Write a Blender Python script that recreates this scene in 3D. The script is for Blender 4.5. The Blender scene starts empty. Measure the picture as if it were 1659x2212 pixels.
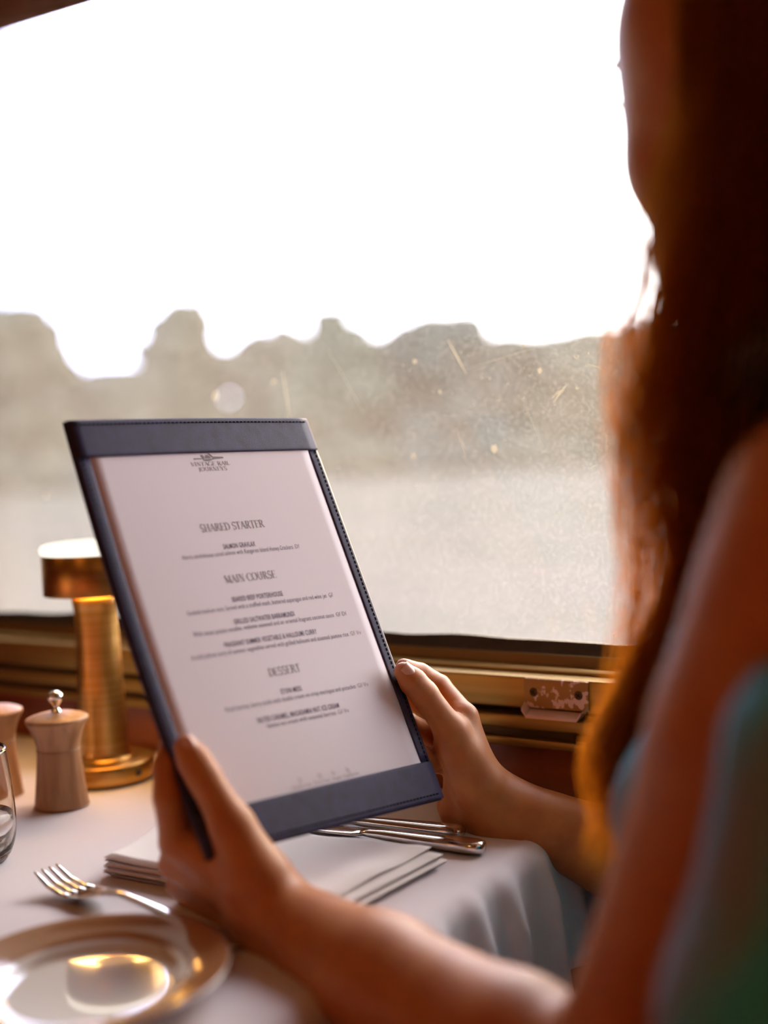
import bpy, bmesh, math, random
import numpy as np
from mathutils import Vector, Matrix, Euler, noise
random.seed(7); rng = np.random.default_rng(7)
sc = bpy.context.scene
C = sc.collection
# ------------------------------------------------------------------ camera, sky, exposure
FPX = 2700.0
cam_d = bpy.data.cameras.new('camera'); cam = bpy.data.objects.new('camera', cam_d); C.objects.link(cam)
cam_d.sensor_fit = 'VERTICAL'; cam_d.sensor_height = 32.0; cam_d.lens = FPX / 2212 * 32.0
cam.location = (0, 0, 1.065)
YAW, PITCH, ROLL = math.radians(32.3), math.radians(3.41), math.radians(-2.58)
MC = Matrix.Translation(cam.location) @ Matrix.Rotation(YAW, 4, 'Z') @ Matrix.Rotation(math.pi/2 - PITCH, 4, 'X') @ Matrix.Rotation(ROLL, 4, 'Z')
cam.matrix_world = MC
cam_d.clip_start = 0.02; cam_d.clip_end = 800
cam_d.dof.use_dof = True; cam_d.dof.focus_distance = .99; cam_d.dof.aperture_fstop = 1.6
sc.camera = cam
def at(px, py, Z):
    return MC @ Vector(((px-829.5)/FPX*Z, -(py-1106)/FPX*Z, -Z))
def onz(px, py, z):            # where the sight line meets the level z
    o = MC.translation; d = at(px, py, 1.0) - o
    return o + d*((z-o.z)/d.z)
def ony(px, py, y):
    o = MC.translation; d = at(px, py, 1.0) - o
    return o + d*((y-o.y)/d.y)
w = bpy.data.worlds.new('sky'); sc.world = w; w.use_nodes = True
nt = w.node_tree; nt.nodes.clear()
geo = nt.nodes.new('ShaderNodeTexCoord'); dot = nt.nodes.new('ShaderNodeVectorMath'); dot.operation = 'DOT_PRODUCT'
nt.links.new(geo.outputs['Generated'], dot.inputs[0]); dot.inputs[1].default_value = (0.10, 0.97, 0.20)
ramp = nt.nodes.new('ShaderNodeValToRGB'); mr = nt.nodes.new('ShaderNodeMapRange')
mr.inputs[1].default_value = -1; mr.inputs[2].default_value = 1
nt.links.new(dot.outputs['Value'], mr.inputs[0]); nt.links.new(mr.outputs[0], ramp.inputs[0])
e = ramp.color_ramp.elements
e[0].position = .30; e[0].color = (.30, .37, .74, 1)
e[1].position = 1.0; e[1].color = (1.0, .93, .80, 1)
m_ = e.new(.78); m_.color = (.54, .62, 1.08, 1)
sun_d = bpy.data.lights.new('sun', 'SUN'); sun = bpy.data.objects.new('sun', sun_d); C.objects.link(sun)
sun_d.energy = 11.0; sun_d.color = (1.0, .66, .34); sun_d.angle = math.radians(6)
sdir = (at(1480, 560, 1.0)-MC.translation).normalized(); sun.rotation_euler = sdir.to_track_quat('Z', 'Y').to_euler()
bg = nt.nodes.new('ShaderNodeBackground'); out = nt.nodes.new('ShaderNodeOutputWorld')
SKY = 12.0
bg.inputs['Strength'].default_value = SKY
nt.links.new(ramp.outputs[0], bg.inputs['Color']); nt.links.new(bg.outputs[0], out.inputs[0])
sc.view_settings.view_transform = 'Standard'; sc.view_settings.look = 'None'
sc.view_settings.exposure = 0.0; sc.view_settings.gamma = 1.0; sc.view_settings.use_curve_mapping = False
sc.cycles.use_denoising = True
sc.cycles.max_bounces = 8; sc.cycles.diffuse_bounces = 4; sc.cycles.transparent_max_bounces = 24
sc.cycles.sample_clamp_indirect = 6.0; sc.cycles.caustics_reflective = False; sc.cycles.caustics_refractive = False

# ------------------------------------------------------------------ materials
MATS = {}
def mat(name, col, rough=.6, metal=0., bump=None, noise_col=None, sss=0, spec=.5, **kw):
    m = bpy.data.materials.new(name); m.use_nodes = True; MATS[name] = m
    n = m.node_tree.nodes; L = m.node_tree.links; p = n['Principled BSDF']
    p.inputs['Base Color'].default_value = (*col, 1); p.inputs['Roughness'].default_value = rough
    p.inputs['Metallic'].default_value = metal; p.inputs['Specular IOR Level'].default_value = spec
    if sss:
        p.inputs['Subsurface Weight'].default_value = sss
        p.inputs['Subsurface Radius'].default_value = (1.0, .35, .15); p.inputs['Subsurface Scale'].default_value = .006
    tc = n.new('ShaderNodeTexCoord')
    if noise_col:      # (colour2, scale vector, lo, hi)
        c2, s, lo, hi = noise_col
        mp_ = n.new('ShaderNodeMapping'); mp_.inputs['Scale'].default_value = s
        nz = n.new('ShaderNodeTexNoise'); nz.inputs['Scale'].default_value = 1; nz.inputs['Detail'].default_value = 5
        L.new(tc.outputs['Object'], mp_.inputs[0]); L.new(mp_.outputs[0], nz.inputs['Vector'])
        r = n.new('ShaderNodeValToRGB'); r.color_ramp.elements[0].position = lo; r.color_ramp.elements[1].position = hi
        r.color_ramp.elements[0].color = (*col, 1); r.color_ramp.elements[1].color = (*c2, 1)
        L.new(nz.outputs[0], r.inputs[0]); L.new(r.outputs[0], p.inputs['Base Color'])
    if bump:           # (scale, strength, distance)
        s, st, di = bump
        nz = n.new('ShaderNodeTexNoise'); nz.inputs['Scale'].default_value = s; nz.inputs['Detail'].default_value = 4
        L.new(tc.outputs['Object'], nz.inputs['Vector'])
        b = n.new('ShaderNodeBump'); b.inputs['Strength'].default_value = st; b.inputs['Distance'].default_value = di
        L.new(nz.outputs[0], b.inputs['Height']); L.new(b.outputs[0], p.inputs['Normal'])
    for k, v in kw.items(): p.inputs[k.replace('_', ' ')].default_value = v
    return m
skin = mat('skin', (.56, .225, .072), .48, sss=.25, bump=(900, .25, .0004), noise_col=((.48, .165, .06), (60, 60, 60), .35, .7))
nail_m = mat('nail', (.72, .40, .31), .22, sss=.1)
linen = mat('linen', (.80, .735, .77), .9, bump=(1400, .25, .0003))
napkin_m = mat('napkin_linen', (.84, .79, .78), .9, bump=(1300, .3, .0003))
leather = mat('cover_leather', (.040, .036, .098), .55, spec=.22, bump=(1500, .5, .0004), noise_col=((.030, .026, .060), (90, 90, 90), .3, .7))
edge_m = mat('cover_edge', (.02, .018, .026), .5)
thread_m = mat('thread', (.004, .004, .006), .9, spec=.1)
paper = mat('paper', (.78, .735, .80), .85, bump=(500, .12, .0003))
ink = mat('ink_blue', (.12, .11, .19), .8); ink_g = mat('ink_grey', (.22, .20, .23), .8); ink_f = mat('ink_faint', (.38, .35, .37), .8)
brass = mat('brushed_brass', (.60, .34, .11), .34, 1.0, noise_col=((.5, .28, .07), (3, 3, 300), .4, .6))
gold_al = mat('gold_anodised_aluminium', (.40, .26, .085), .42, .85, noise_col=((.33, .21, .06), (2, 60, 200), .35, .65))
gold_dk = mat('dark_gold_channel', (.10, .062, .025), .5, .6)
olive = mat('olive_gold_bar', (.22, .15, .055), .5, .5)
rubber = mat('rubber_seal', (.055, .053, .05), .75, bump=(60, .6, .01))
groove = mat('dark_gap', (.015, .010, .006), .8)
wood = mat('mahogany_panel', (.34, .075, .018), .30, noise_col=((.16, .030, .008), (9, 9, 26), .35, .68), Coat_Weight=.3)
mill_wood = mat('mill_beech', (.50, .27, .13), .5, noise_col=((.30, .14, .06), (70, 70, 9), .42, .62))
steel = mat('polished_steel', (.72, .70, .69), .13, 1.0)
chrome = mat('chrome', (.85, .85, .85), .08, 1.0)
china = mat('glazed_china', (.88, .85, .80), .06, spec=.9, Coat_Weight=1.0, Coat_Roughness=.015, Coat_IOR=2.0)
tan_rim = mat('tan_rim', (.42, .20, .085), .12, spec=.6, Coat_Weight=.8, Coat_Roughness=.04)  # glossy tan colour for the outer ring of the side plate
dress_m = mat('teal_dress_fabric', (.05, .48, .68), .85, noise_col=((.20, .24, .28), (14, 14, 5), .42, .6), bump=(500, .3, .0006))
cloth_b = mat('blind_fabric', (.20, .115, .075), .9, noise_col=((.26, .17, .12), (14, 14, 90), .35, .65), bump=(900, .3, .0005))
beige = mat('cream_wall', (.50, .42, .33), .6)
ceil_m = mat('ceiling_cream', (.62, .50, .36), .6)
carpet = mat('carpet', (.10, .045, .03), .95, bump=(300, .6, .003))
dark_panel = mat('wall_lower_panel', (.085, .062, .045), .6)
seat_m = mat('seat_leather', (.06, .05, .035), .5)
table_m = mat('table_wood', (.20, .08, .03), .45)
bark = mat('bark', (.10, .08, .06), .9)
hair_core = mat('hair_dark', (.010, .0055, .004), .5, noise_col=((.022, .010, .005), (60, 60, 8), .4, .6))
eye_w = mat('eye_white', (.75, .72, .70), .2); 
def add_translucent(m, base, tr, fac, rough=.8):
    n = m.node_tree.nodes; L = m.node_tree.links; n.clear()
    o = n.new('ShaderNodeOutputMaterial'); mx = n.new('ShaderNodeMixShader'); d = n.new('ShaderNodeBsdfPrincipled'); t = n.new('ShaderNodeBsdfTranslucent')
    d.inputs['Base Color'].default_value = (*base, 1); d.inputs['Roughness'].default_value = rough; t.inputs[0].default_value = (*tr, 1)
    mx.inputs[0].default_value = fac; L.new(d.outputs[0], mx.inputs[1]); L.new(t.outputs[0], mx.inputs[2]); L.new(mx.outputs[0], o.inputs[0])
def newmat(name):
    m = bpy.data.materials.new(name); m.use_nodes = True; return m
hair_m = newmat('hair_strands'); add_translucent(hair_m, (.012, .005, .002), (1.0, .58, .15), .68, .5)
leaf_ms = []
for i, c in enumerate([(.034, .046, .008), (.056, .056, .010), (.020, .034, .010), (.060, .056, .014)]):
    m = newmat('eucalypt_foliage_%d' % i); add_translucent(m, c, (c[0]*1.6, c[1]*1.5, c[2]), .35); leaf_ms.append(m)
def emis(name, col, st):
    m = newmat(name); n = m.node_tree.nodes; n.clear(); o = n.new('ShaderNodeOutputMaterial'); em = n.new('ShaderNodeEmission')
    em.inputs[0].default_value = (*col, 1); em.inputs[1].default_value = st; m.node_tree.links.new(em.outputs[0], o.inputs[0]); return m
glow = emis('lit_diffuser', (1, .90, .74), 1.6); bulb_m = emis('lit_ceiling_glass', (1, .43, .10), 14.0)
# field outside
field = mat('dry_field', (.088, .074, .050), .95, noise_col=((.056, .058, .032), (.05, .6, 1), .4, .62), spec=0.0)
# dusty window glass
pane_m = newmat('dusty_window_glass'); n = pane_m.node_tree.nodes; L = pane_m.node_tree.links; n.clear()
o = n.new('ShaderNodeOutputMaterial'); tr = n.new('ShaderNodeBsdfTransparent'); tl = n.new('ShaderNodeBsdfTranslucent'); gl = n.new('ShaderNodeBsdfGlossy')
tr.inputs[0].default_value = (.97, .97, .95, 1); tl.inputs[0].default_value = (.97, .91, .80, 1); gl.inputs['Roughness'].default_value = .03
tc = n.new('ShaderNodeTexCoord'); nz = n.new('ShaderNodeTexNoise'); nz.inputs['Scale'].default_value = 5; nz.inputs['Detail'].default_value = 6
nz2 = n.new('ShaderNodeTexNoise'); nz2.inputs['Scale'].default_value = 420; nz2.inputs['Detail'].default_value = 2
L.new(tc.outputs['Object'], nz.inputs['Vector']); L.new(tc.outputs['Object'], nz2.inputs['Vector'])
DUST = (.018, .034)
r1 = n.new('ShaderNodeMapRange'); r1.inputs[1].default_value = .3; r1.inputs[2].default_value = .7; r1.inputs[3].default_value = DUST[0]; r1.inputs[4].default_value = DUST[1]
r2 = n.new('ShaderNodeMapRange'); r2.inputs[1].default_value = .45; r2.inputs[2].default_value = .8; r2.inputs[3].default_value = .0; r2.inputs[4].default_value = .03
L.new(nz.outputs[0], r1.inputs[0]); L.new(nz2.outputs[0], r2.inputs[0])
ad = n.new('ShaderNodeMath'); ad.operation = 'ADD'; L.new(r1.outputs[0], ad.inputs[0]); L.new(r2.outputs[0], ad.inputs[1])
fr = n.new('ShaderNodeFresnel'); fr.inputs[0].default_value = 1.3
m1 = n.new('ShaderNodeMixShader'); m2 = n.new('ShaderNodeMixShader')
L.new(fr.outputs[0], m1.inputs[0]); L.new(tr.outputs[0], m1.inputs[1]); L.new(gl.outputs[0], m1.inputs[2])
L.new(ad.outputs[0], m2.inputs[0]); L.new(m1.outputs[0], m2.inputs[1]); L.new(tl.outputs[0], m2.inputs[2]); L.new(m2.outputs[0], o.inputs[0])
speck_m = newmat('scratch_marks'); add_translucent(speck_m, (.5, .5, .47), (.30, .30, .26), .5)
glass_m = mat('clear_glass', (1, 1, 1), .02, Transmission_Weight=1.0, IOR=1.45)
water_m = mat('water', (1, 1, 1), .0, Transmission_Weight=1.0, IOR=1.33)

# ------------------------------------------------------------------ helpers
def obj(name, me_or_bm, m=None, parent=None, smooth=True, **props):
    if isinstance(me_or_bm, bmesh.types.BMesh):
        me = bpy.data.meshes.new(name); bmesh.ops.recalc_face_normals(me_or_bm, faces=me_or_bm.faces[:]); me_or_bm.to_mesh(me); me_or_bm.free()
    else: me = me_or_bm
    o = bpy.data.objects.new(name, me); C.objects.link(o)
    if m: 
        for mm in (m if isinstance(m, (list, tuple)) else [m]): me.materials.append(mm)
    if smooth: me.polygons.foreach_set('use_smooth', [True]*len(me.polygons))
    if parent: 
        o.parent = parent
        o.matrix_parent_inverse = Matrix.Identity(4)
        wm = Matrix.Identity(4); q = parent
        while q: wm = q.matrix_basis @ wm; q = q.parent
        o.matrix_basis = wm.inverted() if props.pop('world', True) else Matrix.Identity(4)
    else: props.pop('world', None)
    for k, v in props.items(): o[k] = v
    return o
def empty(name, loc, label, cat, group=None):
    o = bpy.data.objects.new(name, None); C.objects.link(o); o.location = loc; o.empty_display_size = .05
    o.matrix_basis = Matrix.Translation(loc)
    o['label'] = label; o['category'] = cat
    if group: o['group'] = group
    return o
def box(bm, lo, hi, bev=0):
    lo = Vector(lo); hi = Vector(hi)
    r = bmesh.ops.create_cube(bm, size=1, matrix=Matrix.Translation((lo+hi)/2) @ Matrix.Diagonal((*(hi-lo), 1)))
    if bev:
        es = set(e for v in r['verts'] for e in v.link_edges)
        bmesh.ops.bevel(bm, geom=list(es), offset=bev, segments=3, affect='EDGES', profile=.5)
def bbox(name, lo, hi, m, parent=None, bev=0, **p):
    bm = bmesh.new(); box(bm, lo, hi, bev); return obj(name, bm, m, parent, smooth=bev > 0, **p)
def lathe(bm, prof, centre, seg=64, axis=None):
    c = Vector(centre); rings = []
    for r, z in prof:
        if r < 1e-6: rings.append([bm.verts.new(c+Vector((0, 0, z)))])
        else: rings.append([bm.verts.new(c+Vector((r*math.cos(2*math.pi*k/seg), r*math.sin(2*math.pi*k/seg), z))) for k in range(seg)])
    for a, b in zip(rings, rings[1:]):
        for k in range(seg):
            k2 = (k+1) % seg
            f = [a[k % len(a)], a[k2 % len(a)], b[k2 % len(b)], b[k % len(b)]]
            f = list(dict.fromkeys(f))
            if len(f) > 2:
                try: bm.faces.new(f)
                except ValueError: pass
def smooth_prof(pts, n=5):
    out = []
    P = [pts[0]]+list(pts)+[pts[-1]]
    for i in range(1, len(P)-2):
        for k in range(n):
            t = k/n; a, b, c_, d = [np.array(P[i+j-1], float) for j in range(4)]
            out.append(tuple(.5*((2*b)+(-a+c_)*t+(2*a-5*b+4*c_-d)*t*t+(-a+3*b-3*c_+d)*t**3)))
    out.append(pts[-1]); return out
def tube(bm, pts, rad, seg=8, caps=True):
    pts = [Vector(p) for p in pts]; rings = []; prev = None
    for i, p in enumerate(pts):
        t = (pts[min(i+1, len(pts)-1)]-pts[max(i-1, 0)]).normalized()
        if prev is None: prev = t.orthogonal()
        a = (prev - t*prev.dot(t)).normalized(); prev = a; b = t.cross(a)
        r = rad[i] if isinstance(rad, (list, tuple)) else rad
        rings.append([bm.verts.new(p+a*(r*math.cos(2*math.pi*k/seg))+b*(r*math.sin(2*math.pi*k/seg))) for k in range(seg)])
    for u, v in zip(rings, rings[1:]):
        for k in range(seg): bm.faces.new((u[k], u[(k+1) % seg], v[(k+1) % seg], v[k]))
    if caps: bm.faces.new(rings[0][::-1]); bm.faces.new(rings[-1])
def grid(bm, fn, nu, nv, closed_u=False):
    V = [[bm.verts.new(fn(i/nu, j/nv)) for j in range(nv+1)] for i in range(nu+1)]
    for i in range(nu):
        for j in range(nv): bm.faces.new((V[i][j], V[i+1][j], V[i+1][j+1], V[i][j+1]))
    return V

# ------------------------------------------------------------------ the carriage
YW = .96        # inner face of the window wall
XL, XR, YS, ZC = -4.2, 3.2, -1.75, 2.25
bbox('floor', (XL, YS, -.05), (XR, YW+.1, 0), carpet, kind='structure')
bbox('ceiling', (XL, YS, ZC), (XR, YW+.1, ZC+.05), ceil_m, kind='structure')
bbox('wall_south', (XL, YS-.06, 0), (XR, YS, ZC), wood, kind='structure')
bbox('wall_west', (XL-.06, YS, 0), (XL, YW+.1, ZC), wood, kind='structure')
bbox('wall_east', (XR, YS, 0), (XR+.06, YW+.1, ZC), wood, kind='structure')
WZ0, WZ1 = .80, 1.62
W1 = (-1.75, -.18); W2 = (.25, 1.75); W0 = (-3.6, -2.2)
bm = bmesh.new()
box(bm, (XL, YW, 0), (XR, YW+.10, .62)); 
obj('wall_north', bm, dark_panel, kind='structure', smooth=False)
bm = bmesh.new()
box(bm, (XL, YW, .62), (XR, YW+.10, .797))
obj('wall_panel', bm, wood, kind='structure', smooth=False)
bm = bmesh.new()
box(bm, (XL, YW, WZ1), (XR, YW+.10, ZC))
for a, b in ((XL, W0[0]), (W0[1], W1[0]), (W1[1], W2[0]), (W2[1], XR)): box(bm, (a, YW, .797), (b, YW+.10, WZ1))
obj('wall_upper', bm, beige, kind='structure', smooth=False)
def window(idx, x0, x1, detailed):
    t = bpy.data.objects.new('window_%d' % idx, None); C.objects.link(t); t['kind'] = 'structure'
    # glass pane
    bbox('pane', (x0, 1.000, .845), (x1, 1.001, WZ1), pane_m, t)
    # stepped gold rails below the glass
    bbox('sash_rail', (x0-.02, YW-.008, .829), (x1+.02, YW+.032, .856), gold_al, t, .0015)
    bbox('sash_bead', (x0-.02, YW+.010, .8565), (x1+.02, YW+.036, .8595), gold_al, t, .001)
    bbox('shadow_gap', (x0-.02, YW+.004, .822), (x1+.02, YW+.03, .830), groove, t)
    bbox('sill_rail', (x0-.02, YW-.014, .812), (x1+.02, YW+.03, .8235), gold_al, t, .002)
    bbox('sill_channel', (x0-.02, YW-.004, .803), (x1+.02, YW+.03, .8125), gold_dk, t)
    bbox('sill_trim', (x0-.02, YW-.012, .796), (x1+.02, YW+.02, .8035), gold_al, t, .0015)
    bbox('outer_sill', (x0-.02, 1.006, .80), (x1+.02, 1.050, .852), gold_dk, t, .002)
    bbox('glazing_bar', (x0-.02, .9905, .845), (x1+.02, .9985, .8690), olive, t, .001)
    bbox('side_post', (x1-.012, .985, .857), (x1+.03, 1.05, WZ1), gold_al, t, .002)
    bbox('side_post', (x0-.03, .985, .857), (x0+.012, 1.05, WZ1), gold_al, t, .002)
    if detailed:
        bm = bmesh.new(); N = 160; top = []; 
        def f(u, v):
            x = x0 + (x1-x0)*u
            h = .8770 + .009*(.5+.5*noise.noise(Vector((x*5.5, 0, 3)))) + .0035*noise.noise(Vector((x*14, 2, 0)))
            a = v*2
            return Vector((x, .9925+.0065*v, (.860 if v in (0., 1.) else h)))
        grid(bm, f, N, 4); obj('rubber_seal', bm, rubber, t)
    return t
window(2, *W1, True)
win1 = window(1, *W2, False); window(3, *W0, False)
# seal belongs low at the foot of the glass; latch plate screwed on the rail
lp = ony(1203, 1500, YW-.009)
lat = empty('window_latch', lp, 'small worn metal catch plate with two screws on the gold window rail', 'latch')
bm = bmesh.new(); box(bm, lp+Vector((-.029, -.0025, -.0125)), lp+Vector((.029, .001, .0125)), .0008)
latch_m = mat('worn_gold_paint', (.36, .20, .07), .5, .5, noise_col=((.75, .55, .50), (120, 60, 90), .53, .56))
worn_pink = mat('worn_bare_metal', (.72, .52, .47), .4, .4)
obj('plate', bm, latch_m, lat)
bm = bmesh.new()
pr = [(-.029, -.0095), (-.0245, -.0155), (.0245, -.0155), (.029, -.0095)]
va = [bm.verts.new(lp+Vector((x, -.002, z+.002))) for x, z in pr]; vb = [bm.verts.new(lp+Vector((x*.93, -.014, z-.001))) for x, z in pr]
vc = [bm.verts.new(lp+Vector((x, -.002, z-.001))) for x, z in pr]; vd = [bm.verts.new(lp+Vector((x*.93, -.014, z-.0035))) for x, z in pr]
for a, b in ((va, vb), (vb, vd), (vd, vc)):
    for k in range(3): bm.faces.new((a[k], a[k+1], b[k+1], b[k]))
for k in (0, 3): bm.faces.new((va[k], vb[k], vd[k], vc[k]))
for k in range(3): bm.faces.new((va[k], va[k+1], vc[k+1], vc[k]))
obj('finger_lip', bm, worn_pink, lat, smooth=False)
for s in (-1, 1):
    bm = bmesh.new()
    bmesh.ops.create_cone(bm, cap_ends=True, segments=24, radius1=.0040, radius2=.0032, depth=.0012, matrix=Matrix.Translation(lp+Vector((s*.0205, -.0028, .001))) @ Matrix.Rotation(math.pi/2, 4, 'X'))
    sm_ = obj('screw', bm, gold_dk, lat, smooth=False)
    bm = bmesh.new()
    for a in (0.6, 0.6+math.pi/2):
        bmesh.ops.create_cube(bm, size=1, matrix=Matrix.Translation(lp+Vector((s*.0205, -.0036, .001))) @ Matrix.Rotation(a, 4, 'Y') @ Matrix.Diagonal((.0045, .0008, .0009, 1)))
    obj('screw_slot', bm, groove, sm_, smooth=False)
# marks on the pane
bm = bmesh.new()
def mark(p0, p1, wd):
    a = ony(*p0, .9985); b = ony(*p1, .9985); d = (b-a); d.normalize(); s = Vector((-d.z, 0, d.x))*wd
    n_ = 5; L_, R_ = [], []
    for k in range(n_+1):
        t = k/n_; q = a.lerp(b, t)+Vector((0, 0, .0006*math.sin(t*3))); ww = math.sin(math.pi*(.08+.84*t))
        L_.append(bm.verts.new(q+s*ww)); R_.append(bm.verts.new(q-s*ww))
    for k in range(n_): bm.faces.new((L_[k], L_[k+1], R_[k+1], R_[k]))
for a, b, wd in [((783, 683), (822, 737), .0007), ((966, 733), (1007, 808), .0009), ((610, 800), (626, 905), .0009), ((985, 925), (1008, 985), .0004), ((1266, 787), (1302, 798), .0004), ((1238, 770), (1250, 778), .0006), ((1225, 830), (1195, 870), .0010), ((1215, 840), (1190, 862), .0006), ((1275, 1012), (1288, 1004), .0005), ((940, 700), (1100, 688), .00018), ((1000, 800), (1180, 745), .00018), ((860, 705), (1010, 700), .00018), ((1120, 850), (1180, 980), .0002), ((700, 740), (790, 900), .0002)]:
    mark(a, b, wd)
def blob(px, py, r):
    c = ony(px, py, .9985); k = random.randint(5, 8); a0 = random.random()*6
    vs = [bm.verts.new(c+Vector((r*math.cos(a0+6.283*i/k)*random.uniform(.6, 1.2), 0, r*math.sin(a0+6.283*i/k)*random.uniform(.6, 1.3)))) for i in range(k)]
    bm.faces.new(vs)
for px, py, r in [(465, 855, .0050), (1068, 968, .0045), (893, 985, .0026), (1058, 818, .0010), (1246, 838, .0012), (895, 782, .0028), (950, 845, .002), (1130, 745, .002), (590, 825, .003), (1165, 800, .003), (100, 1070, .003)]: blob(px, py, r)
for _ in range(150):
    px = random.gauss(1090, 190); py = random.choice([random.gauss(800, 90), random.gauss(1080, 200), random.gauss(1390, 30)])
    if 640 < px < 1390 and 690 < py < 1440: blob(px, py, random.choice([.0003, .0004, .0005, .0007, .0009]))
dm = obj('glass_scratches', bm, speck_m, None, smooth=False); dm['kind'] = 'structure'; dm.name = 'window_4'
dm.name = 'glass_scratches'
for o_ in bpy.data.objects:
    if o_.name == 'window_2': dm.parent = o_
# fabric blind bunched above the pane
bl = empty('window_blind', (-1.0, .975, 1.53), 'brown fabric blind with scalloped stitched hem, raised above the window', 'blind')
bm = bmesh.new()
zb = 1.532
def bf(u, v):
    x = W1[0]+.02 + (W1[1]-W1[0]-.04)*u
    z = zb + .0022*abs(math.sin(x*math.pi/.030)) *(1 if x > -1.12 else .3) + v*.14
    y = .975 - .022*math.sin(min(1, v*1.2)*math.pi*.5) - .006*math.sin(v*9) 
    return Vector((x, y, z))
grid(bm, bf, 300, 14)
ob = obj('blind_fabric', bm, cloth_b, bl); sd = ob.modifiers.new('thick', 'SOLIDIFY'); sd.thickness = .004
bbox('headrail', (W1[0], .93, 1.66), (W1[1], .99, 1.72), wood, bl, .004)
bm = bmesh.new()
tube(bm, [Vector((W1[0]+.02+k*.01, .974, zb-.0005)) for k in range(int((W1[1]-W1[0]-.04)/.01))], .0018, 6); obj('hem_piping', bm, mat('hem_pink', (.62, .42, .36), .9), bl)
# ceiling lights, real warm lamps of the carriage
for k, (lx, ly) in enumerate(((-2.2, -.35), (-.6, -.55), (1.1, -.35))):
    t = empty('ceiling_light', (lx, ly, ZC), ['warm glass dome light on the ceiling nearest the far left end', 'warm glass dome light on the ceiling above the aisle beside the table', 'warm glass dome light on the ceiling behind the seated person'][k], 'light', 'ceiling lights along the aisle')
    bm = bmesh.new(); lathe(bm, [(0.0, -.06), (.05, -.055), (.09, -.03), (.10, -.008)], (lx, ly, ZC), 32); obj('dome', bm, bulb_m, t)
    bm = bmesh.new(); lathe(bm, [(.10, -.012), (.125, -.012), (.125, 0), (.10, 0)], (lx, ly, ZC), 32); obj('rim', bm, brass, t)

# ------------------------------------------------------------------ outside: field and tree line
gz = -1.35
bm = bmesh.new(); V = [bm.verts.new(p) for p in ((-500, 1.4, gz), (400, 1.4, gz), (400, 600, gz), (-500, 600, gz))]; bm.faces.new(V)
obj('ground', bm, field, kind='structure', smooth=False)
def tree(cx, cy, h, wd, mi, seed):
    r = random.Random(seed)
    t = empty('eucalyptus_tree', (cx, cy, gz), 'x', 'tree', 'hazy tree line beyond the field')
    bm = bmesh.new()
    n0 = 36
    for k in range(n0):
        a = r.random()*6.283; rr = wd*.5*math.sqrt(r.random()); z = gz+h*(.06+.86*r.random()**1.15)
        f = 1 - .55*max(0, (z-gz)/h-.55)/.45
        p = Vector((cx+rr*f*math.cos(a), cy+rr*f*math.sin(a), z)); s = wd*r.uniform(.14, .24)
        res = bmesh.ops.create_icosphere(bm, subdivisions=2, radius=s, matrix=Matrix.Translation(p))
        for v in res['verts']:
            d = v.co-p; v.co = p + d*(1+.5*noise.noise(v.co*1.3/ s*.9))
            v.co.z = min(v.co.z, gz+h)
    obj('foliage', bm, leaf_ms[mi], t)
    bm = bmesh.new(); tube(bm, [(cx, cy, gz), (cx+.1*wd, cy, gz+h*.3), (cx-.05*wd, cy, gz+h*.6)], [wd*.04, wd*.03, wd*.015], 8); obj('trunk', bm, bark, t)
    return t
TR = [(-60, 640, 220, 105), (45, 655, 190, 100), (155, 735, 210, 112), (250, 792, 290, 106), (352, 705, 110, 118), (400, 648, 170, 104), (520, 725, 170, 110), (610, 700, 150, 100), (690, 668, 210, 98), (830, 700, 190, 108), (955, 680, 230, 100), (1080, 720, 190, 110), (1190, 722, 200, 104), (1320, 700, 220, 98), (1450, 690, 220, 104), (1600, 680, 240, 100)]
names = ['beyond the field at the far left of the window', 'with a round crown near the left edge of the window', 'on the slope down to the sky gap above the table lamp', 'low in the bright sky gap left of the menu top', 'just right of the deep sky gap', 'tall and narrow, right of the deep sky gap', 'low, above the top edge of the menu', 'short, left of the broad central crown', 'broad and tall, above the right corner of the menu', 'right of the broad central crown', 'wide crown behind the long pane scratch', 'low, right of the long pane scratch', 'beside the hair tips, in the sky dip', 'tall, seen just left of the hair', 'mostly behind the dark hair', 'furthest right, behind the seated woman']
for i, (px, py, wpx, dist) in enumerate(TR):
    o0 = MC.translation; d = at(px, 940, 1.0)-o0; d.z = 0; s = dist/(d.length)
    p = o0 + d*s; dep = (MC.inverted() @ Vector((p.x, p.y, 1.065))).z*-1
    top = at(px, py, dep)
    t = tree(p.x, p.y, top.z-gz, wpx/FPX*dep*1.2, i % 4, 100+i)
    t['label'] = 'hazy green tree ' + names[i]
for i in range(9):     # low scrub in front of the trees
    px = -40+i*190; o0 = MC.translation; d = at(px, 940, 1.0)-o0; d.z = 0; p = o0+d*(84/d.length)
    bm = bmesh.new(); r = random.Random(i)
    for k in range(14):
        q = Vector((p.x+r.uniform(-4.5, 4.5), p.y+r.uniform(-2, 2), gz+r.uniform(.1, 1.3))); s = r.uniform(.6, 1.1)
        res = bmesh.ops.create_icosphere(bm, subdivisions=2, radius=s, matrix=Matrix.Translation(q))
        for v in res['verts']: v.co = q+(v.co-q)*(1+.4*noise.noise(v.co*1.5))
    s_ = obj('scrub_bush', bm, leaf_ms[(i+1) % 4]); s_['category'] = 'bush'; s_['group'] = 'scrub at the foot of the tree line'
    s_['label'] = 'low scrub below the tree line, ' + ['leftmost clump by the pane edge', 'second clump from the left edge', 'clump just left of the menu top corner', 'clump directly behind the menu top band', 'clump just right of the menu top corner', 'clump below the long pane scratch', 'clump next to the hair', 'clump hidden mostly by hair', 'clump furthest right behind the woman'][i]

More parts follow.
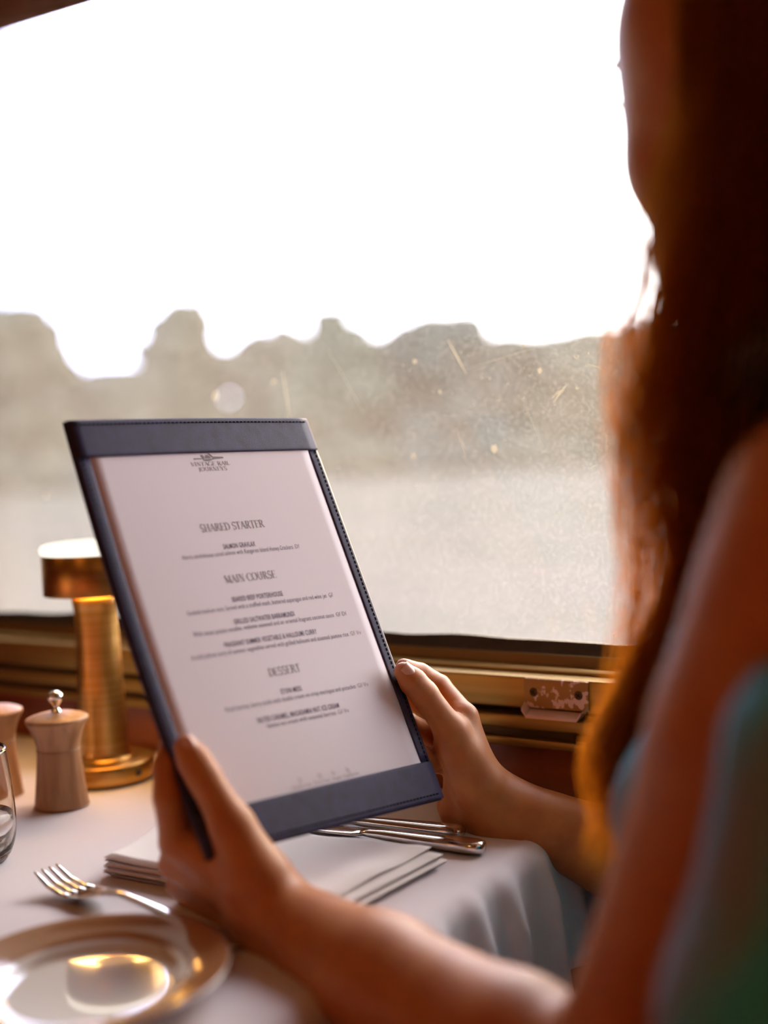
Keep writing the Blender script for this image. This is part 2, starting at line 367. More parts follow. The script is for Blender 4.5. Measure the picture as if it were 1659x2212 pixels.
# ------------------------------------------------------------------ table and cloth
TX0, TX1, TY0, TY1, TZ = -1.22, -.425, .34, .952, .7485
tb = empty('dining_table', (-.82, .65, 0), 'dining table under the white cloth, fixed below the window', 'table')
bbox('table_top', (TX0+.006, TY0+.006, TZ-.028), (TX1-.008, TY1, TZ-.0025), table_m, tb, .003)
bm = bmesh.new(); lathe(bm, [(0, 0), (.20, 0), (.20, .012), (.04, .03), (.035, .70), (.09, .7205), (0, .7205)], (-.82, .62, 0), 32); obj('pedestal', bm, gold_dk, tb)
bm = bmesh.new()
DX, DY = .26, .22
def drop_x(y):     # how far the hem hangs, shorter at the wall
    return .075 + .10*min(1, max(0, (.86-y)/.2))
def cf(u, v):
    X = TX0 + (TX1+DX-TX0)*u; Y = TY0-DY + (TY1-.003-TY0+DY)*v
    ax = max(0, X-TX1); ay = max(0, TY0-Y)
    if ax > 0: ax = ax*drop_x(max(Y, TY0))/ .175
    cx, cy = min(X, TX1), max(Y, TY0)
    d = math.hypot(ax, ay)
    wr = .0011*noise.noise(Vector((cx*9, cy*9, 0)))+.0008*noise.noise(Vector((cx*22, cy*5, 4)))
    if d < 1e-6: return Vector((cx, cy, TZ + max(-.0008, wr)))
    dx, dy = ax/d, -ay/d
    r = .016; arc = min(d, r*1.5); th = arc/r
    outw = r*math.sin(min(th, 1.5)); dn = r*(1-math.cos(min(th, 1.5))); rest = d-arc
    s = (Y if ax >= ay else X)
    fold = .5+.5*math.sin(s*2*math.pi/.052 + 1.8*noise.noise(Vector((s*11, 0, 0)))*2)
    fold2 = noise.noise(Vector((s*17, d*3, 7)))
    amp = min(1, d/.05)
    outw += amp*(.012*fold*fold + .006*fold2) + rest*.10
    side = .004*amp*math.sin(s*77)
    return Vector((cx+dx*outw+(side if ay > ax else 0), cy+dy*outw+(side if ax >= ay else 0), TZ-dn-rest+wr*.3))
grid(bm, cf, 260, 240)
tc_ = obj('tablecloth', bm, linen, label='white linen cloth hanging in pleats over the edge of the dining table', category='tablecloth')
sd = tc_.modifiers.new('thick', 'SOLIDIFY'); sd.thickness = .0011; sd.offset = 1

# napkin: three folded layers
TOPZ = TZ+.0018
A_, B_, C_, D_ = [onz(px, py, TOPZ) for px, py in ((222, 1893), (340, 1812), (968, 1870), (742, 1990))]
bm = bmesh.new()
def slab(c4, z0, th, seedz, wob=.0012):
    a, b, c, d = c4
    def P(u, v, top):
        p = a.lerp(d, u).lerp(b.lerp(c, u), v)
        wv = wob*noise.noise(Vector((p.x*20, p.y*20, seedz)))
        return p, wv
    N, M = 40, 24
    def shell(u, v):   # v runs around the section
        ang = v*2*math.pi
        # rounded-rectangle section across, softened ends along
        t = (ang/(2*math.pi))*2
        if t <= 1: vv = t; top = True
        else: vv = 2-t; top = False
        p, wv = P(u, vv, top)
        e_ = min(vv, 1-vv, u, 1-u); k = math.sqrt(max(0, 1-(1-min(1, e_/.035))**2))
        z = z0 + th*.5 + (th*.5*k if top else -th*.5*k) + (wv+.0015 if top else wv*.2)
        return Vector((p.x, p.y, max(z, TOPZ)))
    grid(bm, shell, N, 2*M)
slab((A_, B_, C_, D_), TOPZ, .0055, 1, .0006)
def shr(P4, au, bu, av, bv):
    a, b, c, d = P4
    q = lambda u, v: a.lerp(d, u).lerp(b.lerp(c, u), v)
    return (q(au, av), q(au, bv), q(bu, bv), q(bu, av))
slab(shr((A_, B_, C_, D_), 0.003, .988, .004, .996), TOPZ+.0042, .0056, 2, .0008)
slab(shr((A_, B_, C_, D_), 0.006, .955, .008, .985), TOPZ+.0084, .0066, 3, .0028)
obj('napkin', bm, napkin_m, label='folded white linen napkin on the tablecloth under the menu', category='napkin')

# cutlery
def ribbon(bm, path, wid, thk, seg=10):
    """flat bar with elliptic section following a path; wid/thk lists"""
    rings = []; up = Vector((0, 0, 1))
    for i, p in enumerate(path):
        t = (path[min(i+1, len(path)-1)]-path[max(i-1, 0)]).normalized(); s = t.cross(up).normalized(); nn = s.cross(t)
        rings.append([bm.verts.new(p+s*(wid[i]*math.copysign(abs(math.cos(a))**.6, math.cos(a)))+nn*(thk[i]*math.copysign(abs(math.sin(a))**.8, math.sin(a)))) for a in [2*math.pi*k/seg for k in range(seg)]])
    for u, v in zip(rings, rings[1:]):
        for k in range(seg): bm.faces.new((u[k], u[(k+1) % seg], v[(k+1) % seg], v[k]))
    bm.faces.new(rings[0][::-1]); bm.faces.new(rings[-1])
fe = onz(522, 2032, TOPZ+.006); ft = onz(98, 1872, TOPZ+.016); fd = (ft-fe); fl = math.hypot(fd.x, fd.y); fd.z = 0; fd.normalize(); fs = Vector((-fd.y, fd.x, 0))
fk = empty('dinner_fork', fe.lerp(ft, .5)*1.0, 'polished steel four-tined fork on the tablecloth beside the plate', 'fork')
def fz(t):      # side profile of a fork lying tines up
    return TOPZ + np.interp(t, [0, .08, .35, .60, .70, .82, .92, 1.0], [.0035, .0035, .0085, .0130, .0085, .0045, .0075, .0150])
bm = bmesh.new(); ts = [0, .01, .03, .06, .12, .2, .3, .4, .5, .58, .64, .68, .71, .75, .79, .825]
pth = [Vector((fe.x, fe.y, 0))+fd*(fl*t)+Vector((0, 0, fz(t))) for t in ts]
ribbon(bm, pth, [.003, .0068, .0096, .0104, .0098, .0080, .0055, .0040, .0033, .0034, .0045, .0075, .0110, .0128, .0130, .0126], [.0008, .0013, .0015, .0016, .0016, .0018, .0020, .0022, .0022, .0020, .0017, .0013, .0011, .001, .001, .001], 16)
obj('handle', bm, steel, fk)
for k in range(4):
    bm = bmesh.new(); off = (-1.5+k)*.0069
    tt = [.80, .84, .88, .92, .96, .985, 1.0]
    pth = [Vector((fe.x, fe.y, 0))+fd*(fl*t)+fs*(off*(1-.10*(t-.8)/.2))+Vector((0, 0, fz(t))) for t in tt]
    ribbon(bm, pth, [.0027, .0024, .0022, .0020, .0017, .0013, .0006], [.001, .0011, .0012, .0012, .0011, .0009, .0005], 10)
    obj('tine', bm, steel, fk)
def knife(p_end, p_far, label, hw, square):
    d = (p_far-p_end); d.z = 0; d.normalize(); L_ = .225
    t = empty('table_knife', p_end, label, 'knife', 'knives laid right of the napkin')
    Q = lambda s, z: Vector((p_end.x, p_end.y, 0))+d*s+Vector((0, 0, z))
    zb = TOPZ+.0050
    bm = bmesh.new()
    ss = [0, .002, .006, .014, .03, .06, .085, .098, .105]
    ww = [hw*.72 if square else hw*.45, hw*.92 if square else hw*.75, hw*.98, hw, hw*.95, hw*.78, hw*.62, hw*.55, hw*.52]
    ribbon(bm, [Q(s, zb) for s in ss], ww, [.0034, .0043, .0047, .0048, .0046, .0042, .0038, .003, .0022], 18)
    obj('handle', bm, steel, t)
    bm = bmesh.new()
    ss = [.104, .112, .13, .16, .19, .205, .217, .2235, L_]
    ribbon(bm, [Q(s, zb-.001) for s in ss], [hw*.5, hw*.9, hw*1.05, hw*1.08, hw*1.05, hw*.95, hw*.7, hw*.4, hw*.1], [.0018, .0012, .0010, .0009, .0008, .0008, .0007, .0006, .0004], 12)
    obj('blade', bm, steel, t)
knife(onz(1046, 1833, TOPZ+.004), onz(712, 1790, TOPZ+.004), 'steel table knife with rounded handle end, nearest the napkin', .0095, False)
knife(onz(1000, 1800, TOPZ+.004), onz(740, 1772, TOPZ+.004), 'steel table knife with squared handle end, behind the rounded one under the hand', .0085, True)

# side plate
pc = onz(188, 2112, TOPZ+.012); pc.z = TOPZ
pl = empty('side_plate', pc, 'shiny white china side plate with a tan rim on the tablecloth at the bottom left', 'plate')
RP = .0815
bm = bmesh.new()
prof = [(0, .0055), (.012, .0055), (.024, .0055), (.034, .0055), (.040, .0055), (.044, .0055), (.0465, .0056), (.0500, .0068), (.0535, .0095), (.060, .0118), (.070, .0145), (.079, .0172), (RP, .0178), (RP+.0004, .0170), (.079, .0150), (.068, .0112), (.056, .0070), (.050, .0035), (.046, .0022), (.045, .0), (.042, .0), (.041, .0025), (0, .0028)]
full = smooth_prof(prof, 3)
lathe(bm, full, pc, 128); dsh = obj('dish', bm, china, pl)
bm = bmesh.new(); lathe(bm, [(r_, z_+.00025) for r_, z_ in smooth_prof([(.0575, .0108), (.062, .0124), (.070, .0145), (.079, .0172), (RP+.0002, .0178)], 4)], pc, 128); obj('rim_ring', bm, tan_rim, pl, label='glossy tan rim')
# drinking glass
gc = onz(-62, 1862, TOPZ); gc.z = TOPZ
gl_ = empty('water_glass', gc, 'clear stemless water glass cut off by the left picture edge', 'glass')
bm = bmesh.new(); pr = [(0, 0), (.022, 0), (.029, .003), (.034, .015), (.0355, .030), (.0345, .055), (.031, .085), (.0305, .087), (.030, .085), (.0335, .055), (.0343, .030), (.0325, .016), (.026, .008), (0, .0065)]
lathe(bm, smooth_prof(pr, 3), gc, 64); obj('bowl', bm, glass_m, gl_)
bm = bmesh.new(); pr = [(0, .0075), (.0255, .009), (.0319, .0165), (.0338, .030), (.0335, .036), (0, .036)]
lathe(bm, pr, gc, 64); obj('water', bm, water_m, gl_)

# pepper / salt mills
def mill(px, py, knob, label):
    c = onz(px, py, TOPZ); c.z = TOPZ
    t = empty('wooden_mill', c, label, 'mill', 'wooden mills beside the table lamp')
    k = 1.0
    bm = bmesh.new(); lathe(bm, smooth_prof([(0, 0), (.0225, 0), (.0236, .0012), (.0232, .006), (.0205, .030), (.0192, .047), (.0190, .0500), (.0180, .0507), (0, .0507)], 3), c, 64); obj('body', bm, mill_wood, t)
    bm = bmesh.new(); lathe(bm, smooth_prof([(0, .0510), (.0180, .0510), (.0190, .0516), (.0195, .056), (.0222, .066), (.0270, .0755), (.0274, .0772), (.0262, .0795), (.014, .0832), (0, .0845)], 3), c, 64); obj('head', bm, mill_wood, t)
    if knob:
        bm = bmesh.new(); lathe(bm, smooth_prof([(0, .083), (.0045, .0835), (.0040, .0855), (.0026, .088), (.0030, .0905), (.0062, .0950), (.0068, .0980), (.0055, .1010), (.003, .1026), (0, .103)], 3), c, 32); obj('knob', bm, chrome, t)
    return t
mill(134, 1738, True, 'wooden pepper mill with a steel knob on top, beside the lamp')
mill(-6, 1716, False, 'wooden mill without a knob, cut off by the left edge')

# cordless brass table lamp
lc = onz(229, 1676, TOPZ); lc.z = TOPZ
lamp = empty('table_lamp', lc, 'brass cordless table lamp with drum shade, lit, behind the menu', 'lamp')
bm = bmesh.new(); lathe(bm, [(0, 0), (.0465, 0), (.0475, .001), (.0478, .0025), (.0478, .0165), (.0468, .0182), (.0448, .0188), (.016, .0192), (0, .0192)], lc, 96); bs = obj('base', bm, brass, lamp)
bm = bmesh.new(); lathe(bm, smooth_prof([(0, .018), (.0300, .0190), (.0262, .0210), (.0245, .027), (.0235, .045), (.0218, .09), (.0205, .13), (.0208, .160), (.0215, .178), (0, .178)], 3), lc, 64); obj('stem', bm, brass, lamp)
SH0, SH1 = .179, .220
bm = bmesh.new(); lathe(bm, [(.0475, SH0), (.0482, SH0), (.0484, SH0+.001), (.0484, SH1), (.0476, SH1+.0005), (.0470, SH1), (.0470, SH0+.001), (.0475, SH0)], lc, 96); obj('shade', bm, brass, lamp)
bm = bmesh.new(); lathe(bm, smooth_prof([(.0469, SH1-.006), (.0490, SH1-.001), (.0495, SH1+.002), (.0488, SH1+.0045), (.0455, SH1+.0068), (.030, SH1+.008), (0, SH1+.0085)], 3), lc, 96); obj('diffuser', bm, glow, lamp)
bm = bmesh.new(); lathe(bm, [(.0215, SH0+.012), (.0469, SH0+.012), (.0469, SH0+.016), (.0215, SH0+.016), (.0215, SH0+.012)], lc, 48); obj('led_ring', bm, emis('warm_led', (1, .52, .13), 26), lamp)
# small switch on the base facing the aisle
sw = onz(310, 1672, TOPZ+.009); dsw = (sw-lc); dsw.z = 0; dsw.normalize()
bm = bmesh.new(); bmesh.ops.create_cone(bm, cap_ends=True, segments=20, radius1=.0035, radius2=.003, depth=.0016, matrix=Matrix.Translation(lc+dsw*.0484+Vector((0, 0, .0095))) @ dsw.to_track_quat('Z', 'Y').to_matrix().to_4x4()); obj('button', bm, rubber, lamp)

# ------------------------------------------------------------------ the menu, a leather board held up
def cv(x, y, z): return MC @ Vector((x, -y, -z))      # from the measured pose
TL, TR_, BR, BL = cv(-.223, -.064, .873), cv(-.066, -.078, 1.049), cv(.045, .218, .951), cv(-.110, .219, .787)
MN = (MC.to_3x3() @ Vector((.6492, .4472, .6152))).normalized()
MP0 = cv(-.0882, .0738, .9152)
def mp(px, py, off=0.):        # sight line to the sheet's plane, shifted along its normal
    o_ = MC.translation; d = at(px, py, 1.)-o_
    return o_ + d*((MP0+MN*off-o_).dot(MN)/d.dot(MN))
IMG = [(141, 909), (659, 904), (957, 1726), (452, 1857)]
Acoef = []; bcoef = []
for (u, v), (x, y) in zip(((0, 0), (1, 0), (1, 1), (0, 1)), IMG):
    Acoef += [[u, v, 1, 0, 0, 0, -u*x, -v*x], [0, 0, 0, u, v, 1, -u*y, -v*y]]; bcoef += [x, y]
HM = np.append(np.linalg.solve(np.array(Acoef, float), np.array(bcoef, float)), 1).reshape(3, 3)
def MS(u, v, wn=0.):          # board coordinates (0..1, 0..1) and height above the board -> place in the carriage
    q = HM @ np.array([u, v, 1.]); p = mp(q[0]/q[2], q[1]/q[2])
    bow = .0035*math.sin(math.pi*min(1, max(0, v)))*(u-.5)*2*(1) + .0016*math.sin(math.pi*u)
    return p + MN*(wn+bow-.0035*math.sin(math.pi*min(1, max(0, v))))
menu = empty('menu_board', MS(.5, .5), 'dark leather menu board with a printed menu sheet, held in both hands', 'menu')
def sheet(name, u0, u1, v0, v1, w0, w1, m, parent, nu=24, nv=24, r=0.):
    bm = bmesh.new(); 
    def top(a, b): return MS(u0+(u1-u0)*a, v0+(v1-v0)*b, w1 - (r*(1-min(1, min(a, 1-a)*(u1-u0)/.006))**2 + r*(1-min(1, min(b, 1-b)*(v1-v0)/.005))**2))
    g1 = grid(bm, top, nu, nv); g2 = grid(bm, lambda a, b: MS(u0+(u1-u0)*a, v0+(v1-v0)*b, w0), nu, nv)
    for i in range(nu):
        bm.faces.new((g1[i][0], g1[i+1][0], g2[i+1][0], g2[i][0])); bm.faces.new((g1[i][nv], g1[i+1][nv], g2[i+1][nv], g2[i][nv]))
    for j in range(nv):
        bm.faces.new((g1[0][j], g1[0][j+1], g2[0][j+1], g2[0][j])); bm.faces.new((g1[nu][j], g1[nu][j+1], g2[nu][j+1], g2[nu][j]))
    return obj(name, bm, m, parent)
sheet('board', 0, 1, 0, 1, -.0042, .0, leather, menu, r=.0006)
sheet('back_lining', .004, .996, .003, .997, -.0052, -.0043, edge_m, menu)
sheet('top_band', .001, .999, .002, .0885, .0009, .0024, leather, menu, r=.0005)
sheet('bottom_band', .001, .999, .905, .998, .0009, .0024, leather, menu, r=.0005)
sheet('side_strip', .001, .047, .088, .906, .0001, .0014, leather, menu, 6, 30, r=.0004)
sheet('side_strip', .955, .999, .088, .906, .0001, .0014, leather, menu, 6, 30, r=.0004)
pg = sheet('menu_page', .0455, .962, .03, .955, .00015, .00065, paper, menu, 20, 24)
sheet('page_edge', .0, .0001, .0, .0001, 0, .0001, paper, pg, 1, 1) if False else None
# stitching: short dashes round the border
def stitches(name, a, b, parent, wn, n, rad=.00055):
    bm = bmesh.new()
    for k in range(n):
        t0, t1 = (k+.14)/n, (k+.80)/n
        P = [MS(a[0]+(b[0]-a[0])*t, a[1]+(b[1]-a[1])*t, wn+(.0003 if 0 < j < 3 else -.0001)) for j, t in enumerate([t0, t0+(t1-t0)*.3, t0+(t1-t0)*.7, t1])]
        tube(bm, P, rad, 5)
    obj(name, bm, thread_m, parent)
stitches('stitching', (.02, .0135), (.985, .0135), menu, .0023, 60)
stitches('stitching', (.02, .986), (.98, .986), menu, .0023, 60)
stitches('stitching', (.018, .02), (.018, .98), menu, .0013, 84, .00045)
stitches('stitching', (.984, .02), (.984, .98), menu, .0013, 84, .00045)
# ---- lettering
BW, BH = .2305, .324          # board size in metres, to turn letter metres into board fractions
PW = .00085                    # lettering lies on the page
def text_mesh(s, size, squeeze=1.0, bold=0.0):
    cu = bpy.data.curves.new('t', 'FONT'); cu.body = s; cu.size = size; cu.align_x = 'CENTER'; cu.resolution_u = 2; cu.space_character = 1.13; cu.offset = bold; cu.fill_mode = 'FRONT' if hasattr(cu, 'fill_mode') else cu.fill_mode
    to = bpy.data.objects.new('t', cu); C.objects.link(to); dg = bpy.context.evaluated_depsgraph_get(); dg.update()
    me = bpy.data.meshes.new_from_object(to.evaluated_get(dg)); bpy.data.objects.remove(to); bpy.data.curves.remove(cu)
    return me
def line(s, uc0, uc1, v, m, bold=0., h=None):
    """one printed line spanning uc0..uc1 with its baseline at v"""
    me = text_mesh(s, 1.0, bold=0)
    xs = [q.co.x for q in me.vertices]; x0, x1 = min(xs), max(xs); k = (uc1-uc0)*BW/(x1-x0)
    hh = k if h is None else h
    if bold:
        bpy.data.meshes.remove(me); me = text_mesh(s, 1.0, bold=bold)
    for q in me.vertices:
        u = uc0+(q.co.x-x0)/(x1-x0)*(uc1-uc0); vv = v - q.co.y*hh/BH; q.co = MS(u, vv, PW)
    me.update(); obj('printed_line', me, m, pg, smooth=False)
# serif capitals drawn as strokes: (kind, data, weight)
TK, TN = .115, .045
def arc(cx, cy, rx, ry, a0, a1, n=14): return [(cx+rx*math.cos(math.radians(a0+(a1-a0)*k/n)), cy+ry*math.sin(math.radians(a0+(a1-a0)*k/n))) for k in range(n+1)]
GL = {
 'A': (.74, [([(.06, 0), (.37, 1)], TN), ([(.37, 1), (.66, 0)], TK), ([(.18, .36), (.55, .36)], TN)], [(.07, 0), (.65, 0)]),
 'C': (.70, [(arc(.40, .5, .34, .5, 42, 318, 22), 'c'), ([(.655, .84), (.655, .70)], TN)], []),
 'D': (.76, [([(.17, 0), (.17, 1)], TK), ([(.17, .98)]+arc(.30, .5, .40, .48, 90, -90, 18)+[(.17, .02)], 'c')], [(.15, 0), (.15, 1)]),
 'E': (.64, [([(.17, 0), (.17, 1)], TK), ([(.08, .98), (.56, .98)], TN), ([(.17, .52), (.44, .52)], TN), ([(.08, .02), (.60, .02)], TN), ([(.56, .98), (.56, .80)], TN), ([(.60, .02), (.60, .22)], TN), ([(.44, .62), (.44, .42)], TN)], [(.15, 0), (.15, 1)]),
 'G': (.76, [(arc(.40, .5, .34, .5, 42, 335, 22), 'c'), ([(.655, .84), (.655, .70)], TN), ([(.64, .40), (.64, .06)], TK)], [(.62, .42)]),
 'H': (.78, [([(.17, 0), (.17, 1)], TK), ([(.61, 0), (.61, 1)], TK), ([(.17, .5), (.61, .5)], TN)], [(.17, 0), (.17, 1), (.61, 0), (.61, 1)]),
 'I': (.36, [([(.18, 0), (.18, 1)], TK)], [(.18, 0), (.18, 1)]),
 'J': (.42, [([(.24, 1), (.24, .15)]+arc(.12, .10, .12, .20, 0, -110, 8), TK)], [(.24, 1)]),
 'L': (.62, [([(.17, 0), (.17, 1)], TK), ([(.08, .02), (.56, .02)], TN), ([(.57, .02), (.57, .24)], TN)], [(.15, 0), (.17, 1)]),
 'M': (.92, [([(.15, 0), (.15, 1)], TN), ([(.15, 1), (.46, .04)], TK), ([(.46, .04), (.76, 1)], TN), ([(.76, 0), (.76, 1)], TK)], [(.15, 0), (.14, 1), (.76, 0), (.78, 1)]),
 'N': (.80, [([(.16, 0), (.16, 1)], TN), ([(.16, 1), (.63, 0)], TK), ([(.63, 0), (.63, 1)], TN)], [(.16, 0), (.13, 1), (.63, 1)]),
 'O': (.80, [(arc(.40, .5, .33, .5, 0, 360, 28), 'c')], []),
 'R': (.74, [([(.17, 0), (.17, 1)], TK), ([(.17, .98)]+arc(.32, .75, .22, .235, 90, -90, 14)+[(.17, .51)], 'c'), ([(.36, .5), (.66, 0)], TK)], [(.17, 0), (.15, 1), (.67, 0)]),
 'S': (.58, [(arc(.30, .75, .20, .25, 40, 270, 12)+arc(.30, .25, .22, .25, 90, -140, 12)[1:], TK*.8), ([(.47, .90), (.47, .74)], TN), ([(.09, .26), (.09, .08)], TN)], []),
 'T': (.66, [([(.33, 0), (.33, 1)], TK), ([(.05, .98), (.61, .98)], TN), ([(.05, .98), (.05, .80)], TN), ([(.61, .98), (.61, .80)], TN)], [(.33, 0)]),
 'U': (.78, [([(.17, 1), (.17, .30)]+arc(.39, .30, .22, .28, 180, 360, 14)[1:]+[(.61, 1)], TK*.8)], [(.17, 1), (.61, 1)]),
 'V': (.74, [([(.08, 1), (.38, 0)], TK), ([(.38, 0), (.67, 1)], TN)], [(.09, 1), (.66, 1)]),
 'Y': (.72, [([(.09, 1), (.37, .45)], TK), ([(.37, .45), (.64, 1)], TN), ([(.37, 0), (.37, .47)], TK)], [(.10, 1), (.63, 1), (.37, 0)]),
}
def serif_line(s, u0, u1, v, hgt, m, name='heading'):
    bm = bmesh.new(); tot = sum(GL[c][0] if c != ' ' else .34 for c in s); k = (u1-u0)/tot; x = 0
    P = lambda X, Y: MS(u0+X*k, v-Y*hgt, PW)
    def stroke(pts, wt):
        L_, R_ = [], []
        for i, (a, b) in enumerate(pts):
            p0 = pts[max(i-1, 0)]; p1 = pts[min(i+1, len(pts)-1)]; dx, dy = p1[0]-p0[0], p1[1]-p0[1]; l = math.hypot(dx, dy) or 1
            nx, ny = -dy/l, dx/l
            ww = (TN+(TK-TN)*abs(nx)**1.3) if wt == 'c' else wt
            L_.append(bm.verts.new(P(x+a+nx*ww/2, b+ny*ww/2))); R_.append(bm.verts.new(P(x+a-nx*ww/2, b-ny*ww/2)))
        for i in range(len(pts)-1):
            bm.faces.new((L_[i], L_[i+1], R_[i+1], R_[i]))
    for c in s:
        if c == ' ': x += .34; continue
        wd, st, sf = GL[c]
        for pts, wt in st: stroke(pts, wt)
        for a, b in sf: stroke([(a-.12, b+(.02 if b < .5 else -.02)), (a+.12, b+(.02 if b < .5 else -.02))], .045)
        x += wd
    obj(name, bm, m, pg, smooth=False)
serif_line('VINTAGE RAIL', .423, .585, .1205, .0098, ink_g, 'logo_lettering'); serif_line('JOURNEYS', .447, .566, .1335, .0098, ink_g, 'logo_lettering')
serif_line('SHARED STARTER', .380, .644, .281, .0185, ink_g); serif_line('MAIN COURSE', .410, .622, .408, .0185, ink_g); serif_line('DESSERT', .454, .587, .6385, .0195, ink_g)
# the carriage emblem above the name
bm = bmesh.new()
def poly(pts): bm.faces.new([bm.verts.new(MS(.442+.123*a, .108-.0195*b, PW)) for a, b in pts])
poly([(0, .36), (.30, .36), (.32, .22), (0, .22)]); poly([(.64, .52), (1.0, .42), (1.0, .26), (.62, .14)])
poly([(.25, .72), (.31, .78), (.36, .60), (.37, .30), (.31, .30)]); poly([(.40, .30), (.40, .64), (.46, .76), (.53, .66), (.57, .44), (.58, .28)])
poly([(.30, .20), (.62, .22), (.60, .06), (.50, -.04), (.38, -.04), (.31, .06)]); poly([(.52, .98), (.56, .90), (.66, .52), (.80, .40), (.62, .46), (.54, .78), (.50, .96)])
obj('logo_emblem', bm, ink_g, pg, smooth=False)
HB, HD = .0056, .0051
def dish(title, t0, t1, tv, desc, d0, d1, dv, codes):
    line(title, t0, t1, tv, ink, bold=.010, h=HB); line(desc, d0, d1, dv, ink, h=HD)
    if codes: line(codes, d1+.012, d1+.012+.0095*len(codes), dv, ink_f, h=HD)
dish('SALMON GRAVLAX', .447, .579, .326, 'Harris smokehouse cured salmon with Kangaroo Island Honey Crackers', .277, .732, .3415, 'Df')
dish('SEARED BEEF PORTERHOUSE', .412, .622, .4535, 'Cooked medium rare. Served with a truffled mash, buttered asparagus and red wine jus', .227, .804, .471, 'Gf')
dish('GRILLED SALTWATER BARRAMUNDI', .391, .641, .5055, 'With sweet potato noodles, wakame seaweed and an oriental fragrant coconut sauce', .224, .806, .521, 'Gf Df')
dish('FRAGRANT SUMMER VEGETABLE & HALLOUMI CURRY', .326, .708, .5555, 'A mild yellow curry of summer vegetables served with grilled halloumi and steamed jasmine rice', .189, .839, .5725, 'Gf Vv')
dish('ETON MESS', .477, .563, .683, 'Fresh berries, berry coulis with double cream on crisp meringue and pistachio', .246, .788, .700, 'Gf Vv')
dish('SALTED CARAMEL, MACADAMIA NUT ICE CREAM', .347, .690, .738, 'Gelato nut cream with seasonal berries', .376, .664, .753, 'Gf Vv')
for (uc, s, a, b) in ((.424, 'Gf', .385, .463), (.508, 'Df', .476, .540), (.566, 'Vv', .552, .592), (.627, 'Vg', .600, .668)):
    line(s, uc-.008, uc+.008, .8885, ink_f, h=HD*1.1)
    line({'Gf': 'Gluten free', 'Df': 'Dairy free', 'Vv': 'Vegan', 'Vg': 'Vegetarian'}[s], a, b, .899, ink_f, h=HD*.75)

exec_person = True
# ------------------------------------------------------------------ the woman: one continuous skin from a distance field
BIG = .06
class Field:
    """smooth union of round cones, evaluated on points (N,3)"""
    def __init__(s): s.groups = []       # list of (prims, k_inner, k_outer, sign)
    def add(s, prims, ki, ko, sign=1): s.groups.append((prims, ki, ko, sign))
    def __call__(s, P):
        d = np.full(len(P), BIG)
        for prims, ki, ko, sign in s.groups:
            lo = np.min([np.minimum(np.array(a)-ra, np.array(b)-rb) for a, ra, b, rb in prims], 0)-BIG*.8
            hi = np.max([np.maximum(np.array(a)+ra, np.array(b)+rb) for a, ra, b, rb in prims], 0)+BIG*.8
            m = np.all((P > lo) & (P < hi), 1)
            if not m.any(): continue
            Q = P[m]; g = np.full(len(Q), BIG)
            for a, ra, b, rb in prims:
                g = smin(g, rcone(Q, np.array(a, float), ra, np.array(b, float), rb), ki)
            d[m] = smin(d[m], g, ko) if sign > 0 else -smin(-d[m], g, ko)
        return d
def smin(a, b, k):
    h = np.clip(k-np.abs(a-b), 0, None)/k
    return np.minimum(a, b)-h*h*h*k/6.
def rcone(P, a, ra, b, rb):
    ba = b-a; l2 = ba@ba+1e-12; t = np.clip(((P-a)@ba)/l2, 0, 1)
    return np.linalg.norm(P-a-t[:, None]*ba, axis=1)-(ra+(rb-ra)*t)
